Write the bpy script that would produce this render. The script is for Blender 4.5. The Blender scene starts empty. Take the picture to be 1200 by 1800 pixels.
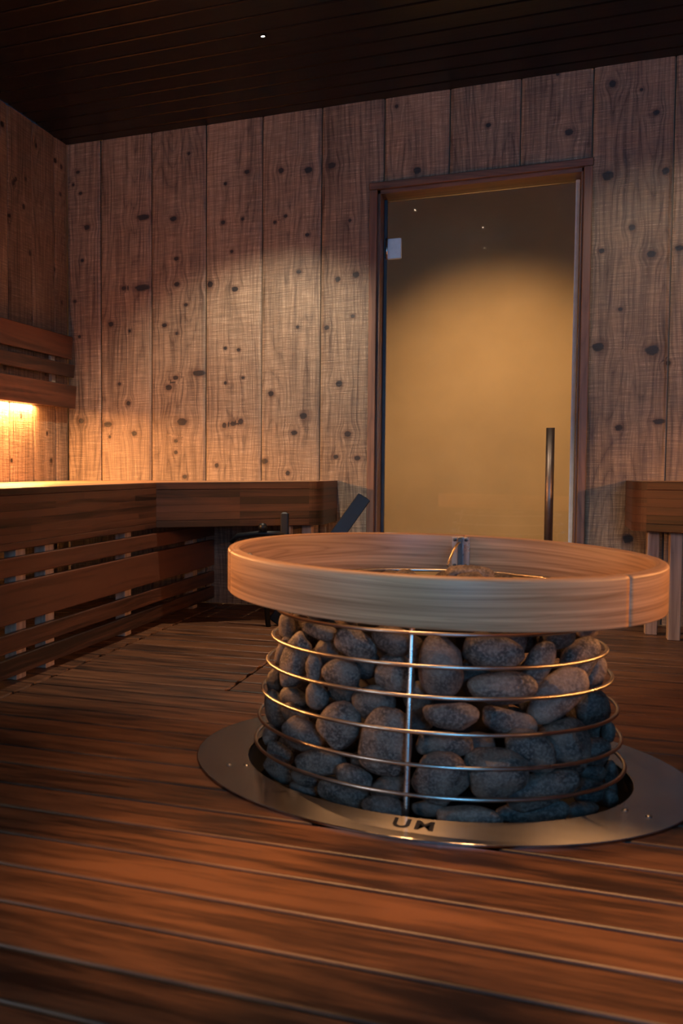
import bpy, bmesh, math, random
from mathutils import Vector, Matrix
import numpy as np

# ------------------------------------------------------------------ camera, world, light, exposure
SC = bpy.context.scene
COL = SC.collection
SC.view_settings.view_transform = 'Standard'
SC.view_settings.look = 'None'
SC.view_settings.gamma = 1.0
SC.view_settings.use_curve_mapping = False
SC.view_settings.exposure = 0.12
SC.cycles.max_bounces = 8
SC.cycles.use_denoising = True
SC.cycles.sample_clamp_indirect = 4.0

D, L, H, RX = 5.1535, 2.4018, 2.4664, 1.81       # back wall y, left wall x, ceiling z, right wall x
YF = -1.6                                        # front wall (behind the camera)

yaw, pitch, roll = .4217, -.0552, -.0042
fw = Vector((-math.sin(yaw)*math.cos(pitch), math.cos(yaw)*math.cos(pitch), math.sin(pitch)))
rt = Vector((math.cos(yaw), math.sin(yaw), 0)); up = rt.cross(fw)
rt = rt*math.cos(roll) + up*math.sin(roll); up = rt.cross(fw)
cd = bpy.data.cameras.new('camera'); cam = bpy.data.objects.new('camera', cd); COL.objects.link(cam)
cam.matrix_world = Matrix(((rt.x, up.x, -fw.x, 0), (rt.y, up.y, -fw.y, 0), (rt.z, up.z, -fw.z, .7), (0, 0, 0, 1)))
cd.sensor_fit = 'VERTICAL'; cd.sensor_height = 24; cd.sensor_width = 36
cd.lens = 1797.3*24/1800
cd.shift_x = 452.91/1800; cd.shift_y = 25.02/1800
cd.clip_start = .05
cd.dof.use_dof = True; cd.dof.focus_distance = 4.9; cd.dof.aperture_fstop = 4.0
SC.camera = cam

wd = bpy.data.worlds.new('world'); SC.world = wd; wd.use_nodes = True
wb = wd.node_tree.nodes['Background']; wb.inputs[0].default_value = (.25, .5, 1, 1); wb.inputs[1].default_value = .25

def light(name, kind, loc, energy, color, **k):
    l = bpy.data.lights.new(name, kind); l.energy = energy; l.color = color
    tgt = k.pop('to', None); parent = k.pop('parent', None)
    for a, v in k.items(): setattr(l, a, v)
    o = bpy.data.objects.new(name, l); COL.objects.link(o); o.location = loc
    if tgt is not None:
        o.rotation_euler = (Vector(tgt)-Vector(loc)).to_track_quat('-Z', 'Y').to_euler()
    if parent: o.parent = parent
    return o

COOL = (.13, .49, 1.0)
FILLC = (.84, .86, .95)  # neutral tint of the added side fill
WARM = (1.0, .42, .13)
SPOTC = (1.0, .50, .20)
WALLC = (1.0, .84, .64)
HALLC = (1.0, .60, .27)
# daylight through the window in the front wall
light('window_daylight', 'AREA', (1.12, YF+.03, 1.35), 62, COOL, to=(-.6, D, 1.0), shape='RECTANGLE', size=1.15, size_y=1.2)
light('side_fill_light', 'AREA', (-L+.05, -.75, 1.15), 30, FILLC, to=(-.2, 4.6, 1.0), shape='RECTANGLE', size=1.1, size_y=.9)  # added neutral fill behind the camera, no known window on this side

# ------------------------------------------------------------------ materials
def newmat(name):
    m = bpy.data.materials.new(name); m.use_nodes = True
    nt = m.node_tree; b = nt.nodes['Principled BSDF']
    return m, nt, b
class N:
    def __init__(s, nt): s.nt = nt
    def new(s, t, **k):
        n = s.nt.nodes.new(t)
        for a, v in k.items(): setattr(n, a, v)
        return n
    def put(s, sock, v):
        if hasattr(v, 'links') or isinstance(v, bpy.types.NodeSocket): s.nt.links.new(v, sock)
        elif v is not None: sock.default_value = v
    def m(s, op, a, b=None, c=None, clamp=False):
        n = s.new('ShaderNodeMath', operation=op, use_clamp=clamp)
        s.put(n.inputs[0], a)
        if b is not None: s.put(n.inputs[1], b)
        if c is not None: s.put(n.inputs[2], c)
        return n.outputs[0]
    def xyz(s, x, y, z):
        n = s.new('ShaderNodeCombineXYZ')
        s.put(n.inputs[0], x); s.put(n.inputs[1], y); s.put(n.inputs[2], z); return n.outputs[0]
    def sep(s, v):
        n = s.new('ShaderNodeSeparateXYZ'); s.put(n.inputs[0], v); return n.outputs
    def noise(s, v, sc=1, det=3, rough=.5):
        n = s.new('ShaderNodeTexNoise'); s.put(n.inputs['Vector'], v)
        n.inputs['Scale'].default_value = sc; n.inputs['Detail'].default_value = det; n.inputs['Roughness'].default_value = rough
        return n.outputs[0]
    def ramp(s, v, lo, hi, a=0., b=1.):
        n = s.new('ShaderNodeMapRange', interpolation_type='SMOOTHSTEP'); s.put(n.inputs[0], v)
        n.inputs[1].default_value = lo; n.inputs[2].default_value = hi; n.inputs[3].default_value = a; n.inputs[4].default_value = b
        return n.outputs[0]
    def mix(s, f, a, b, mode='MIX'):
        n = s.new('ShaderNodeMix', data_type='RGBA', blend_type=mode)
        s.put(n.inputs[0], f)
        for q, v in ((6, a), (7, b)):
            if isinstance(v, tuple): v = (*v[:3], 1)
            s.put(n.inputs[q], v)
        return n.outputs[2]
    def attr(s, name):
        return s.new('ShaderNodeAttribute', attribute_name=name).outputs['Vector']

def wood(name, dark, light_, rough=.45, gu=70, gv=1.6, ring=16, saw=0., knots=False, boardvar=.35, blot=.35, bump=.15, coat=0., spec=.5, ringamt=.35):
    """timber: reads the 'wc' attribute = (across the grain, along the grain, board seed)"""
    m, nt, b = newmat(name); n = N(nt)
    U, V, R = n.sep(n.attr('wc'))[:3]
    if knots:
        kx, kz, ks = n.sep(n.attr('knot'))[:3]
        kr = n.m('SQRT', n.m('ADD', n.m('MULTIPLY', kx, kx), n.m('MULTIPLY', kz, kz)))
        kd = n.new('ShaderNodeAttribute', attribute_name='knot_reach').outputs['Fac']
        kr = n.m('ADD', kr, n.m('MULTIPLY', n.m('MAXIMUM', n.m('SUBTRACT', n.m('SUBTRACT', kd, kr), 1.7), 0.), 12.))
        pull = n.m('MULTIPLY', n.m('MULTIPLY', kx, n.m('EXPONENT', n.m('MULTIPLY', n.m('MULTIPLY', kr, kr), -.10))), n.m('MULTIPLY', ks, -.0035))
        U2 = n.m('ADD', U, pull)
    else: U2 = U
    Rz = n.m('MULTIPLY', R, 53.7)
    wob = n.noise(n.xyz(n.m('MULTIPLY', U, 3), n.m('MULTIPLY', V, 1.1), Rz), 1, 2)
    U3 = n.m('ADD', U2, n.m('MULTIPLY', wob, .05))
    fib = n.noise(n.xyz(n.m('MULTIPLY', U3, gu), n.m('MULTIPLY', V, gv), Rz), 1, 5, .62)
    big = n.noise(n.xyz(n.m('MULTIPLY', U3, ring*.45), n.m('MULTIPLY', V, .55), Rz), 1, 1)
    rings = n.m('ABSOLUTE', n.m('SINE', n.m('MULTIPLY', big, 62)))
    rings = n.m('POWER', rings, .5)
    g = n.m('ADD', n.m('MULTIPLY', n.ramp(fib, .3, .7), 1-ringamt), n.m('MULTIPLY', rings, ringamt))
    bl = n.noise(n.xyz(n.m('MULTIPLY', U, 4), n.m('MULTIPLY', V, 1.7), n.m('ADD', Rz, 7)), 1, 3)
    g = n.m('ADD', g, n.m('MULTIPLY', n.m('SUBTRACT', bl, .5), blot*2))
    g = n.m('ADD', g, n.m('MULTIPLY', n.m('SUBTRACT', n.m('FRACT', n.m('MULTIPLY', R, 7.31)), .5), boardvar))
    height = fib
    col = n.mix(n.m('MULTIPLY', g, 1., clamp=True), dark, light_)
    if saw:
        s1 = n.noise(n.xyz(n.m('MULTIPLY', U, 9), n.m('MULTIPLY', V, 230), Rz), 1, 3, .7)
        s2 = n.noise(n.xyz(n.m('MULTIPLY', U, 200), n.m('MULTIPLY', V, 10), Rz), 1, 2, .6)
        cut = n.m('MULTIPLY', n.ramp(s1, .35, .68), n.ramp(s2, .2, .65))
        col = n.mix(n.m('MULTIPLY', n.m('SUBTRACT', 1, cut), saw), col, (.30, .26, .25), 'MULTIPLY')
        col = n.mix(n.m('MULTIPLY', n.ramp(cut, .72, .95), saw*.45), col, (.50, .40, .31))
        height = n.m('ADD', n.m('MULTIPLY', cut, .9), n.m('MULTIPLY', fib, .5))
    if knots:
        core = n.ramp(n.m('ADD', kr, n.m('MULTIPLY', n.noise(n.xyz(kx, kz, ks), 1.6, 3), .8)), 1.25, 1.6, 1, 0)
        halo = n.ramp(n.m('ADD', kr, n.m('MULTIPLY', n.noise(n.xyz(n.m('MULTIPLY', kx, 1), n.m('MULTIPLY', kz, .4), ks), 1.2, 2), 1.6)), 1.2, 3.4, 1, 0)
        col = n.mix(n.m('MULTIPLY', halo, .72), col, (.060, .026, .013))
        col = n.mix(n.m('MULTIPLY', core, .97), col, (.006, .005, .006))
    n.put(b.inputs['Base Color'], col)
    n.put(b.inputs['Roughness'], n.m('ADD', rough-.08, n.m('MULTIPLY', fib, .16)))
    b.inputs['Specular IOR Level'].default_value = spec
    b.inputs['Coat Weight'].default_value = coat; b.inputs['Coat Roughness'].default_value = .25
    bp = n.new('ShaderNodeBump'); bp.inputs['Strength'].default_value = bump; bp.inputs['Distance'].default_value = .002
    n.put(bp.inputs['Height'], height); n.put(b.inputs['Normal'], bp.outputs[0])
    return m

def plain(name, col, rough=.5, metal=0., **k):
    m, nt, b = newmat(name); n = N(nt)
    tc = n.new('ShaderNodeTexCoord').outputs['Object']
    v = n.noise(tc, k.pop('scale', 30), 4)
    d = tuple(c*.78 for c in col)
    n.put(b.inputs['Base Color'], n.mix(v, d, tuple(min(1, c*1.15) for c in col)))
    n.put(b.inputs['Roughness'], n.m('ADD', rough-.06, n.m('MULTIPLY', v, .12)))
    b.inputs['Metallic'].default_value = metal
    for a, x in k.items(): b.inputs[a].default_value = x
    return m

M = {}
M['wall'] = wood('sawn_pine', (.080, .050, .030), (.47, .350, .225), rough=.46, saw=.7, knots=True, bump=.5, spec=.55, ring=14, boardvar=.3, blot=.45, ringamt=.4)
M['floor'] = wood('floor_boards', (.022, .009, .005), (.150, .060, .024), rough=.42, gu=34, gv=3.6, ring=12, boardvar=.30, blot=.6, bump=.06, spec=.35, ringamt=.08)
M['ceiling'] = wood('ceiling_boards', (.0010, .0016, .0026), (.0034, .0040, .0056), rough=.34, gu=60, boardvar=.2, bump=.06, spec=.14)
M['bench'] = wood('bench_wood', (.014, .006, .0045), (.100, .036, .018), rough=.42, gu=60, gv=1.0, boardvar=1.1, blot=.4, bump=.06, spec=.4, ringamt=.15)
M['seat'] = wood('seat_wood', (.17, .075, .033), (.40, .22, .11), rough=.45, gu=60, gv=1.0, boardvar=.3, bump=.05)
M['post'] = wood('post_wood', (.20, .12, .075), (.46, .32, .22), rough=.55, gu=60, gv=1.5, boardvar=.2, bump=.1)
M['trim'] = wood('trim_wood', (.045, .022, .013), (.19, .10, .060), rough=.5, gu=70, gv=1.2, boardvar=.3, bump=.15)
M['rail'] = wood('rail_wood', (.24, .115, .05), (.66, .385, .20), rough=.42, gu=75, gv=1.3, ring=34, boardvar=.1, blot=.2, bump=.08, spec=.4, ringamt=.35)
M['batten'] = wood('batten_wood', (.22, .15, .10), (.50, .38, .27), rough=.55, gu=60, gv=1.5, bump=.1)
M['steel'] = plain('stainless_steel', (.62, .60, .57), .28, 1.)
M['satin'] = plain('satin_aluminium', (.75, .82, .92), .5, .3)
M['bronze'] = plain('bronze_tube', (.22, .17, .14), .42, .9)
M['wire'] = plain('heater_wire', (.60, .52, .44), .30, 1.)
M['dark_steel'] = plain('dark_steel', (.09, .10, .11), .45, .8)
M['blackm'] = plain('black_lacquer', (.006, .007, .009), .45, 0., **{'Specular IOR Level': .3})
M['black'] = plain('black_void', (.006, .006, .007), .8)
M['plaster'] = plain('hall_plaster', (.70, .54, .33), .85, 0., scale=3)
M['hallfloor'] = plain('hall_floor', (.10, .08, .06), .6)
M['dark'] = plain('subfloor', (.010, .008, .007), .9)
M['brass'] = plain('brass_hook', (.72, .52, .30), .3, 1.)
M['ink'] = plain('plate_cut_mark', (.010, .009, .009), .6)

def mk_plate():
    m, nt, b = newmat('brushed_plate'); n = N(nt)
    tc = n.new('ShaderNodeTexCoord').outputs['Object']
    X, Y, Z = n.sep(tc)[:3]
    v = n.noise(n.xyz(n.m('MULTIPLY', X, 8), n.m('MULTIPLY', Y, 420), 0.), 1, 3)
    w = n.noise(tc, 7, 3)
    n.put(b.inputs['Base Color'], n.mix(w, (.26, .235, .215), (.40, .365, .335)))
    n.put(b.inputs['Roughness'], n.m('ADD', .20, n.m('MULTIPLY', v, .08)))
    b.inputs['Metallic'].default_value = 1.
    b.inputs['Anisotropic'].default_value = 1.
    tan = n.new('ShaderNodeTangent', direction_type='RADIAL', axis='Z')
    n.put(b.inputs['Tangent'], n.xyz(0., 1., 0.))
    b.inputs['Anisotropic Rotation'].default_value = 0.
    nt.nodes.remove(tan)
    return m
M['plate'] = mk_plate()

def mk_stone():
    m, nt, b = newmat('river_stone'); n = N(nt)
    tc = n.new('ShaderNodeTexCoord').outputs['Object']
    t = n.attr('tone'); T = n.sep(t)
    off = n.new('ShaderNodeVectorMath', operation='ADD'); n.put(off.inputs[0], tc); n.put(off.inputs[1], n.xyz(n.m('MULTIPLY', T[1], 31), T[1], 0.))
    P = off.outputs[0]
    big = n.noise(P, 22, 4, .6); fine = n.noise(P, 170, 4, .65); pit = n.noise(P, 420, 2)
    a = n.mix(n.ramp(big, .35, .65), (.045, .034, .028), (.25, .175, .125))
    a = n.mix(n.m('MULTIPLY', n.ramp(fine, .45, .62), .6), a, (.40, .31, .24))
    a = n.mix(n.m('MULTIPLY', n.ramp(pit, .25, .42, 1, 0), .6), a, (.03, .027, .027))
    red = n.mix(.5, a, (.30, .17, .12), 'MIX')
    a = n.mix(n.m('MULTIPLY', n.ramp(n.m('FRACT', n.m('MULTIPLY', T[1], 5.3)), .6, .9), .35), a, red)
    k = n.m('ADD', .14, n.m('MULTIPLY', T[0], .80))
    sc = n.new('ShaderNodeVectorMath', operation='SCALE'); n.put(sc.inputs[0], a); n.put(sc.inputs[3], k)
    n.put(b.inputs['Base Color'], sc.outputs[0])
    b.inputs['Roughness'].default_value = .55; b.inputs['Specular IOR Level'].default_value = .45
    bp = n.new('ShaderNodeBump'); bp.inputs['Strength'].default_value = .8; bp.inputs['Distance'].default_value = .003
    n.put(bp.inputs['Height'], n.m('ADD', fine, n.m('MULTIPLY', pit, .5))); n.put(b.inputs['Normal'], bp.outputs[0])
    return m
M['stone'] = mk_stone()

def mk_glass():
    m, nt, b = newmat('tinted_glass')
    b.inputs['Base Color'].default_value = (.93, .87, .79, 1)
    b.inputs['Transmission Weight'].default_value = 1.
    b.inputs['Roughness'].default_value = .02
    b.inputs['IOR'].default_value = 1.5
    return m
M['glass'] = mk_glass()

def emit(name, col, s):
    m, nt, b = newmat(name)
    b.inputs['Base Color'].default_value = (.8, .8, .8, 1)
    b.inputs['Emission Color'].default_value = (*col, 1); b.inputs['Emission Strength'].default_value = s
    return m
M['led'] = emit('led_strip', (1., .50, .18), 14)
M['lens'] = emit('spot_lens', (1., .74, .48), 160)
M['fill_glow'] = emit('cool_glow', (.4, .65, 1.), 1.5)  # emission for the face of the added fill panel

# ------------------------------------------------------------------ mesh helpers
RND = random.Random(7)
class MB:
    def __init__(s): s.v = []; s.f = []; s.w = []; s.k = []; s.sm = []; s.anyk = False
    def add(s, verts, faces, wc, knots=None, smooth=False):
        o = len(s.v); s.v += [tuple(p) for p in verts]; s.w += [tuple(p) for p in wc]
        if knots is None: s.k += [(9., 9., 0.)]*len(verts)
        else: s.k += knots; s.anyk = True
        s.f += [tuple(i+o for i in f) for f in faces]; s.sm += [smooth]*len(faces)
    def build(s, name, mat, parent=None, recalc=True):
        me = bpy.data.meshes.new(name); me.from_pydata(s.v, [], s.f)
        me.polygons.foreach_set('use_smooth', s.sm)
        a = me.attributes.new('wc', 'FLOAT_VECTOR', 'POINT'); a.data.foreach_set('vector', np.array(s.w, dtype=np.float32).ravel())
        if s.anyk:
            kk = np.array(s.k, dtype=np.float32); a = me.attributes.new('knot', 'FLOAT_VECTOR', 'POINT'); a.data.foreach_set('vector', kk.ravel())
            a = me.attributes.new('knot_reach', 'FLOAT', 'POINT'); a.data.foreach_set('value', np.hypot(kk[:, 0], kk[:, 1]))
        if recalc:
            bm = bmesh.new(); bm.from_mesh(me); bmesh.ops.recalc_face_normals(bm, faces=bm.faces); bm.to_mesh(me); bm.free()
        me.materials.append(mat)
        o = bpy.data.objects.new(name, me); COL.objects.link(o)
        if parent is not None: o.parent = parent
        return o

def rrect(w, h, r, seg=3):
    """rounded rectangle outline, centred"""
    r = min(r, w/2*.98, h/2*.98); pts = []
    for cx, cy, a0 in ((w/2-r, h/2-r, 0), (-w/2+r, h/2-r, 90), (-w/2+r, -h/2+r, 180), (w/2-r, -h/2+r, 270)):
        for i in range(seg+1):
            a = math.radians(a0+90*i/seg); pts.append((cx+r*math.cos(a), cy+r*math.sin(a)))
    return pts

def bar(mb, p0, p1, w, h, r=.003, side=None, seed=None, seg=2, chamfer=True):
    """straight timber from p0 to p1; w measured along 'side', h along side x axis"""
    p0 = Vector(p0); p1 = Vector(p1); ax = (p1-p0); ln = ax.length; ax.normalize()
    if side is None: side = Vector((1, 0, 0)) if abs(ax.x) < .9 else Vector((0, 1, 0))
    side = Vector(side); side = (side-ax*side.dot(ax)).normalized(); up_ = ax.cross(side)
    seed = RND.random() if seed is None else seed
    prof = rrect(w, h, r, seg); n = len(prof); vs = []; ws = []
    off = RND.uniform(0, 9)
    st = [(0, max(0, 1-2*r/min(w, h)))] + [(r, 1), (ln-r, 1)] + [(ln, max(0, 1-2*r/min(w, h)))] if chamfer else [(0, 1), (ln, 1)]
    for t, sc in st:
        for x, y in prof:
            q = p0+ax*t+side*(x*sc)+up_*(y*sc); vs.append(q)
            ws.append((x+y*.7+off, t+off, seed))
    fs = []
    for k in range(len(st)-1):
        for i in range(n):
            j = (i+1) % n; fs.append((k*n+i, k*n+j, (k+1)*n+j, (k+1)*n+i))
    fs.append(tuple(range(n-1, -1, -1))); fs.append(tuple(range((len(st)-1)*n, len(st)*n)))
    mb.add(vs, fs, ws)

def box(mb, a, b, r=.003, seed=None):
    """axis-aligned rounded box, grain along its longest side"""
    a = Vector(a); b = Vector(b); c = (a+b)/2; d = b-a
    k = max(range(3), key=lambda i: abs(d[i]))
    p0 = c.copy(); p1 = c.copy(); p0[k] = a[k]; p1[k] = b[k]
    s = (k+1) % 3; side = Vector((0, 0, 0)); side[s] = 1; o = 3-k-s
    bar(mb, p0, p1, abs(d[s]), abs(d[o]), r, side, seed)

def prism(mb, poly, z0, z1, seed=None, along=(0, 1)):
    """vertical prism over a convex polygon"""
    seed = RND.random() if seed is None else seed
    n = len(poly); vs = []; ws = []
    ax, ay = along
    for z in (z0, z1):
        for x, y in poly:
            vs.append((x, y, z)); ws.append((x*ay-y*ax+z, x*ax+y*ay, seed))
    fs = [tuple(range(n)), tuple(range(n, 2*n))]+[(i, (i+1) % n, n+(i+1) % n, n+i) for i in range(n)]
    mb.add(vs, fs, ws)

def tube(mb, pts, r, n=10, closed=False, seed=.5):
    pts = [Vector(p) for p in pts]; m = len(pts); vs = []; ws = []; ln = 0; ref = Vector((0, 0, 1))
    for i, p in enumerate(pts):
        if closed: t = pts[(i+1) % m]-pts[i-1]
        else: t = pts[min(i+1, m-1)]-pts[max(i-1, 0)]
        t.normalize(); s = t.cross(ref)
        if s.length < .05: s = t.cross(Vector((1, 0, 0)))
        s.normalize(); u2 = s.cross(t)
        if i: ln += (p-pts[i-1]).length
        for k in range(n):
            a = 2*math.pi*k/n; vs.append(p+s*(r*math.cos(a))+u2*(r*math.sin(a))); ws.append((r*a, ln, seed))
    fs = []
    for i in range(m if closed else m-1):
        for k in range(n):
            j = (i+1) % m; fs.append((i*n+k, i*n+(k+1) % n, j*n+(k+1) % n, j*n+k))
    if not closed: fs += [tuple(range(n)), tuple(range((m-1)*n, m*n))]
    mb.add(vs, fs, ws, smooth=True)

def lathe(mb, c, prof, n=96, a0=0, a1=2*math.pi, z_of=None, seed=.3, smooth=True, close_prof=False):
    """prof: list of (radius, z); revolve about c"""
    full = abs(a1-a0-2*math.pi) < 1e-6; m = n if full else n+1; k = len(prof); vs = []; ws = []
    per = [0]
    for i in range(1, k): per.append(per[-1]+math.dist(prof[i], prof[i-1]))
    for i in range(m):
        a = a0+(a1-a0)*i/n
        for j, (r, z) in enumerate(prof):
            x = c[0]+r*math.cos(a); y = c[1]+r*math.sin(a); zz = z+c[2]+(z_of(x, y) if z_of else 0)
            vs.append((x, y, zz)); ws.append((per[j], (a-a0)*.45 if full else a*.45, seed))
    fs = []; kk = k if close_prof else k-1
    for i in range(n):
        for j in range(kk):
            q = (i+1) % m; jj = (j+1) % k; fs.append((i*k+j, q*k+j, q*k+jj, i*k+jj))
    if close_prof and not full: fs += [tuple(range(k)), tuple(range((m-1)*k, m*k))]
    mb.add(vs, fs, ws, smooth=smooth)

def tag(o, label=None, cat=None, group=None, kind=None):
    if label: o['label'] = label
    if cat: o['category'] = cat
    if group: o['group'] = group
    if kind: o['kind'] = kind
    return o
def empty(name, loc, label=None, cat=None, group=None):
    o = bpy.data.objects.new(name, None); COL.objects.link(o); o.location = loc; o.empty_display_size = .1
    return tag(o, label, cat, group)
def part(mb, name, mat, parent, **k):
    """child whose mesh was written in world coordinates: shift it to the parent's origin"""
    q = parent; off = Vector((0, 0, 0))
    while q is not None: off += Vector(q.location); q = q.parent
    mb.v = [tuple(Vector(p)-off) for p in mb.v]
    o = mb.build(name, mat, parent, **k); return o
# ------------------------------------------------------------------ room shell
def wallboards(edges, z0, z1, at, normal, knots, opening=None, seedbase=0, coord='x', cell=.0125):
    """vertical sawn boards as one wall mesh. at(a, d, z): point at board coordinate a, d out of the wall."""
    mb = MB(); rnd = random.Random(11+seedbase)
    for i in range(len(edges)-1):
        a0, a1 = edges[i]+.0028, edges[i+1]-.0028; seed = rnd.random(); cup = rnd.uniform(.0015, .004); base = rnd.uniform(-.0015, .0015)
        spans = [(a0, a1, z0, z1)]
        if opening:
            o0, o1, oz = opening
            if a1 > o0 and a0 < o1:
                spans = [(a0, a1, oz, z1)]
                if a0 < o0: spans.append((a0, o0, z0, oz))
                if a1 > o1: spans.append((o1, a1, z0, oz))
        for (s0, s1, q0, q1) in spans:
            nu = max(2, int(round((s1-s0)/cell))); nv = max(1, int(round((q1-q0)/cell)))
            us = [s0+(s1-s0)*j/nu for j in range(nu+1)]
            vs = []; ws = []; ks = []; fs = []
            kn = [k for k in knots if a0-.03 <= k[0] <= a1+.03]
            rows = [(us[0], -.014)]+[(u, None) for u in us]+[(us[-1], -.014)]
            for jv in range(nv+1):
                z = q0+(q1-q0)*jv/nv
                for u, dd in rows:
                    t = (u-a0)/(a1-a0); e = min(u-a0, a1-u)
                    d = base+cup*(4*t*(1-t))+(-.003 if e < .0005 else 0) if dd is None else dd
                    vs.append(at(u, d, z)); ws.append((u+i*1.7, z+i*2.3, seed))
                    best = (9., 9., 0.); bd = 1e9
                    for (ku, kz, kr, asp, kstr) in kn:
                        x = (u-ku)/(kr*asp); y = (z-kz)/kr; q = x*x+y*y
                        if q < bd: bd = q; best = (x, y, kstr)
                    ks.append(best)
            n = len(rows)
            for jv in range(nv):
                for k in range(n-1):
                    fs.append((jv*n+k, jv*n+k+1, (jv+1)*n+k+1, (jv+1)*n+k))
            mb.add(vs, fs, ws, ks)
    # backing behind the gaps
    e0, e1 = edges[0], edges[-1]
    def quad(a, b, c, d):
        vs = [at(a, -.016, c), at(b, -.016, c), at(b, -.016, d), at(a, -.016, d), at(a, -.05, c), at(b, -.05, c), at(b, -.05, d), at(a, -.05, d)]
        mb.add(vs, [(0, 1, 2, 3), (4, 5, 6, 7), (0, 1, 5, 4), (1, 2, 6, 5), (2, 3, 7, 6), (3, 0, 4, 7)], [(0, 0, .9)]*8, [(9., 9., 0.)]*8)
    if opening:
        o0, o1, oz = opening
        quad(e0, o0, z0, oz); quad(o1, e1, z0, oz); quad(e0, e1, oz, z1)
    else: quad(e0, e1, z0, z1)
    return mb

# knots of the back wall: x, z, radius, aspect, strength
KN = [
(-2.337,2.315,0.0080,1.33,1.95), (-2.365,2.251,0.0080,0.88,1.08), (-2.321,2.200,0.0080,1.27,1.74), (-2.284,2.014,0.0128,1.18,2.62), (-2.312,1.839,0.0080,1.15,1.61),
(-2.358,1.621,0.0080,1.14,1.16), (-2.331,1.428,0.0080,1.07,1.39), (-2.323,0.968,0.0128,1.21,3.99), (-2.069,1.671,0.0096,1.32,1.54), (-2.145,1.485,0.0128,1.07,2.54),
(-2.036,1.442,0.0080,0.87,1.03), (-2.096,1.162,0.0080,1.08,1.32), (-2.044,1.056,0.0112,1.04,3.78), (-2.164,0.946,0.0144,1.50,3.05), (-2.011,0.894,0.0128,1.13,2.47),
(-1.964,1.666,0.0160,2.40,2.05), (-1.958,2.035,0.0144,2.20,2.65), (-2.154,0.878,0.0080,0.92,1.51), (-1.789,2.009,0.0128,1.35,3.35), (-1.705,2.334,0.0080,0.94,1.89),
(-1.773,1.802,0.0096,1.25,1.73), (-1.770,1.669,0.0112,1.30,3.53), (-1.720,1.559,0.0080,1.24,1.35), (-1.839,1.460,0.0096,1.34,1.96), (-1.770,1.414,0.0080,0.93,1.75),
(-1.776,1.183,0.0112,1.21,2.92), (-1.814,1.133,0.0144,1.12,2.98), (-1.741,0.949,0.0176,1.50,3.85), (-1.775,0.850,0.0096,1.10,1.83), (-1.775,0.790,0.0096,1.03,1.88),
(-1.725,0.661,0.0096,1.30,1.46), (-1.647,1.201,0.0144,2.20,3.14), (-1.397,2.204,0.0096,1.31,1.72), (-1.521,1.964,0.0096,1.09,1.22), (-1.510,2.158,0.0080,1.01,1.70),
(-1.419,1.971,0.0080,0.93,1.91), (-1.475,1.813,0.0080,0.98,1.91), (-1.590,1.655,0.0144,1.00,3.91), (-1.457,1.621,0.0128,1.20,3.01), (-1.507,1.323,0.0080,1.11,1.65),
(-1.437,1.311,0.0080,1.14,1.31), (-1.506,1.145,0.0080,0.95,1.51), (-1.413,1.168,0.0064,1.32,1.62), (-1.511,0.926,0.0128,0.89,3.64), (-1.466,0.934,0.0112,1.21,3.82),
(-1.424,0.944,0.0144,0.95,3.49), (-1.551,0.720,0.0112,0.88,3.31), (-1.222,2.189,0.0128,0.99,2.45), (-1.086,2.175,0.0144,1.29,2.21), (-1.198,1.962,0.0080,1.11,1.85),
(-1.252,1.937,0.0080,0.97,1.21), (-1.089,1.859,0.0080,1.29,1.42), (-1.130,1.681,0.0096,1.21,1.03), (-1.267,1.082,0.0128,1.03,2.34), (-1.102,0.965,0.0144,1.19,2.17),
(-1.147,0.881,0.0112,1.33,2.05), (-1.298,0.739,0.0128,1.21,2.04), (-1.178,0.678,0.0112,0.98,3.63), (-1.134,1.408,0.0080,0.93,1.18), (-0.972,2.183,0.0144,1.20,2.77),
(-0.882,1.908,0.0080,0.87,1.99), (-0.937,1.629,0.0128,0.93,2.07), (-0.849,1.644,0.0144,1.02,3.23), (-0.863,1.445,0.0080,1.22,1.11), (-0.990,1.397,0.0112,1.02,2.06),
(-0.926,1.118,0.0144,1.07,3.53), (-0.882,0.870,0.0128,1.22,3.80), (-0.939,0.759,0.0096,1.23,1.86), (-0.834,0.752,0.0112,1.20,2.95), (-0.669,2.423,0.0080,0.96,1.66),
(-0.571,2.110,0.0160,1.01,2.20), (-0.260,2.278,0.0096,1.07,1.87), (0.027,2.464,0.0080,0.91,1.58), (0.078,2.201,0.0144,1.05,3.03), (0.247,2.385,0.0144,0.92,3.92),
(0.360,2.343,0.0064,0.98,1.61), (0.419,2.237,0.0112,1.06,2.04), (0.237,1.990,0.0192,1.13,2.28), (0.460,1.983,0.0144,0.88,2.07), (0.336,1.754,0.0128,0.93,2.19),
(0.219,1.663,0.0096,1.17,1.51), (0.414,1.631,0.0128,1.34,3.87), (0.521,1.648,0.0112,1.35,2.46), (0.299,1.400,0.0080,1.07,1.25), (0.215,1.239,0.0192,1.15,3.25),
(0.428,1.213,0.0208,1.25,3.42), (0.490,1.155,0.0096,0.98,1.42), (0.304,0.877,0.0128,1.11,2.01), (0.461,0.901,0.0112,2.00,2.07), (0.351,0.382,0.0192,1.05,2.22),
]
DO0, DO1, DOZ = -.762, .152, 2.045      # doorway
ebk = [-2.402, -2.203, -1.911, -1.611, -1.316, -1.020, -.723, -.427, -.122, .173, .490, .79, 1.09, 1.39, 1.66, RX]
mb = wallboards(ebk, 0, H, lambda a, d, z: (a, D-d, z), None, KN, (DO0, DO1, DOZ))
tag(mb.build('wall_back', M['wall'], recalc=False), kind='structure')
rk = random.Random(5)
KL = [(rk.uniform(2.9, 5.1), rk.uniform(.7, 2.4), rk.uniform(.008, .015), rk.uniform(.7, 1.3), rk.uniform(1, 5)) for _ in range(52)]
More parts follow.
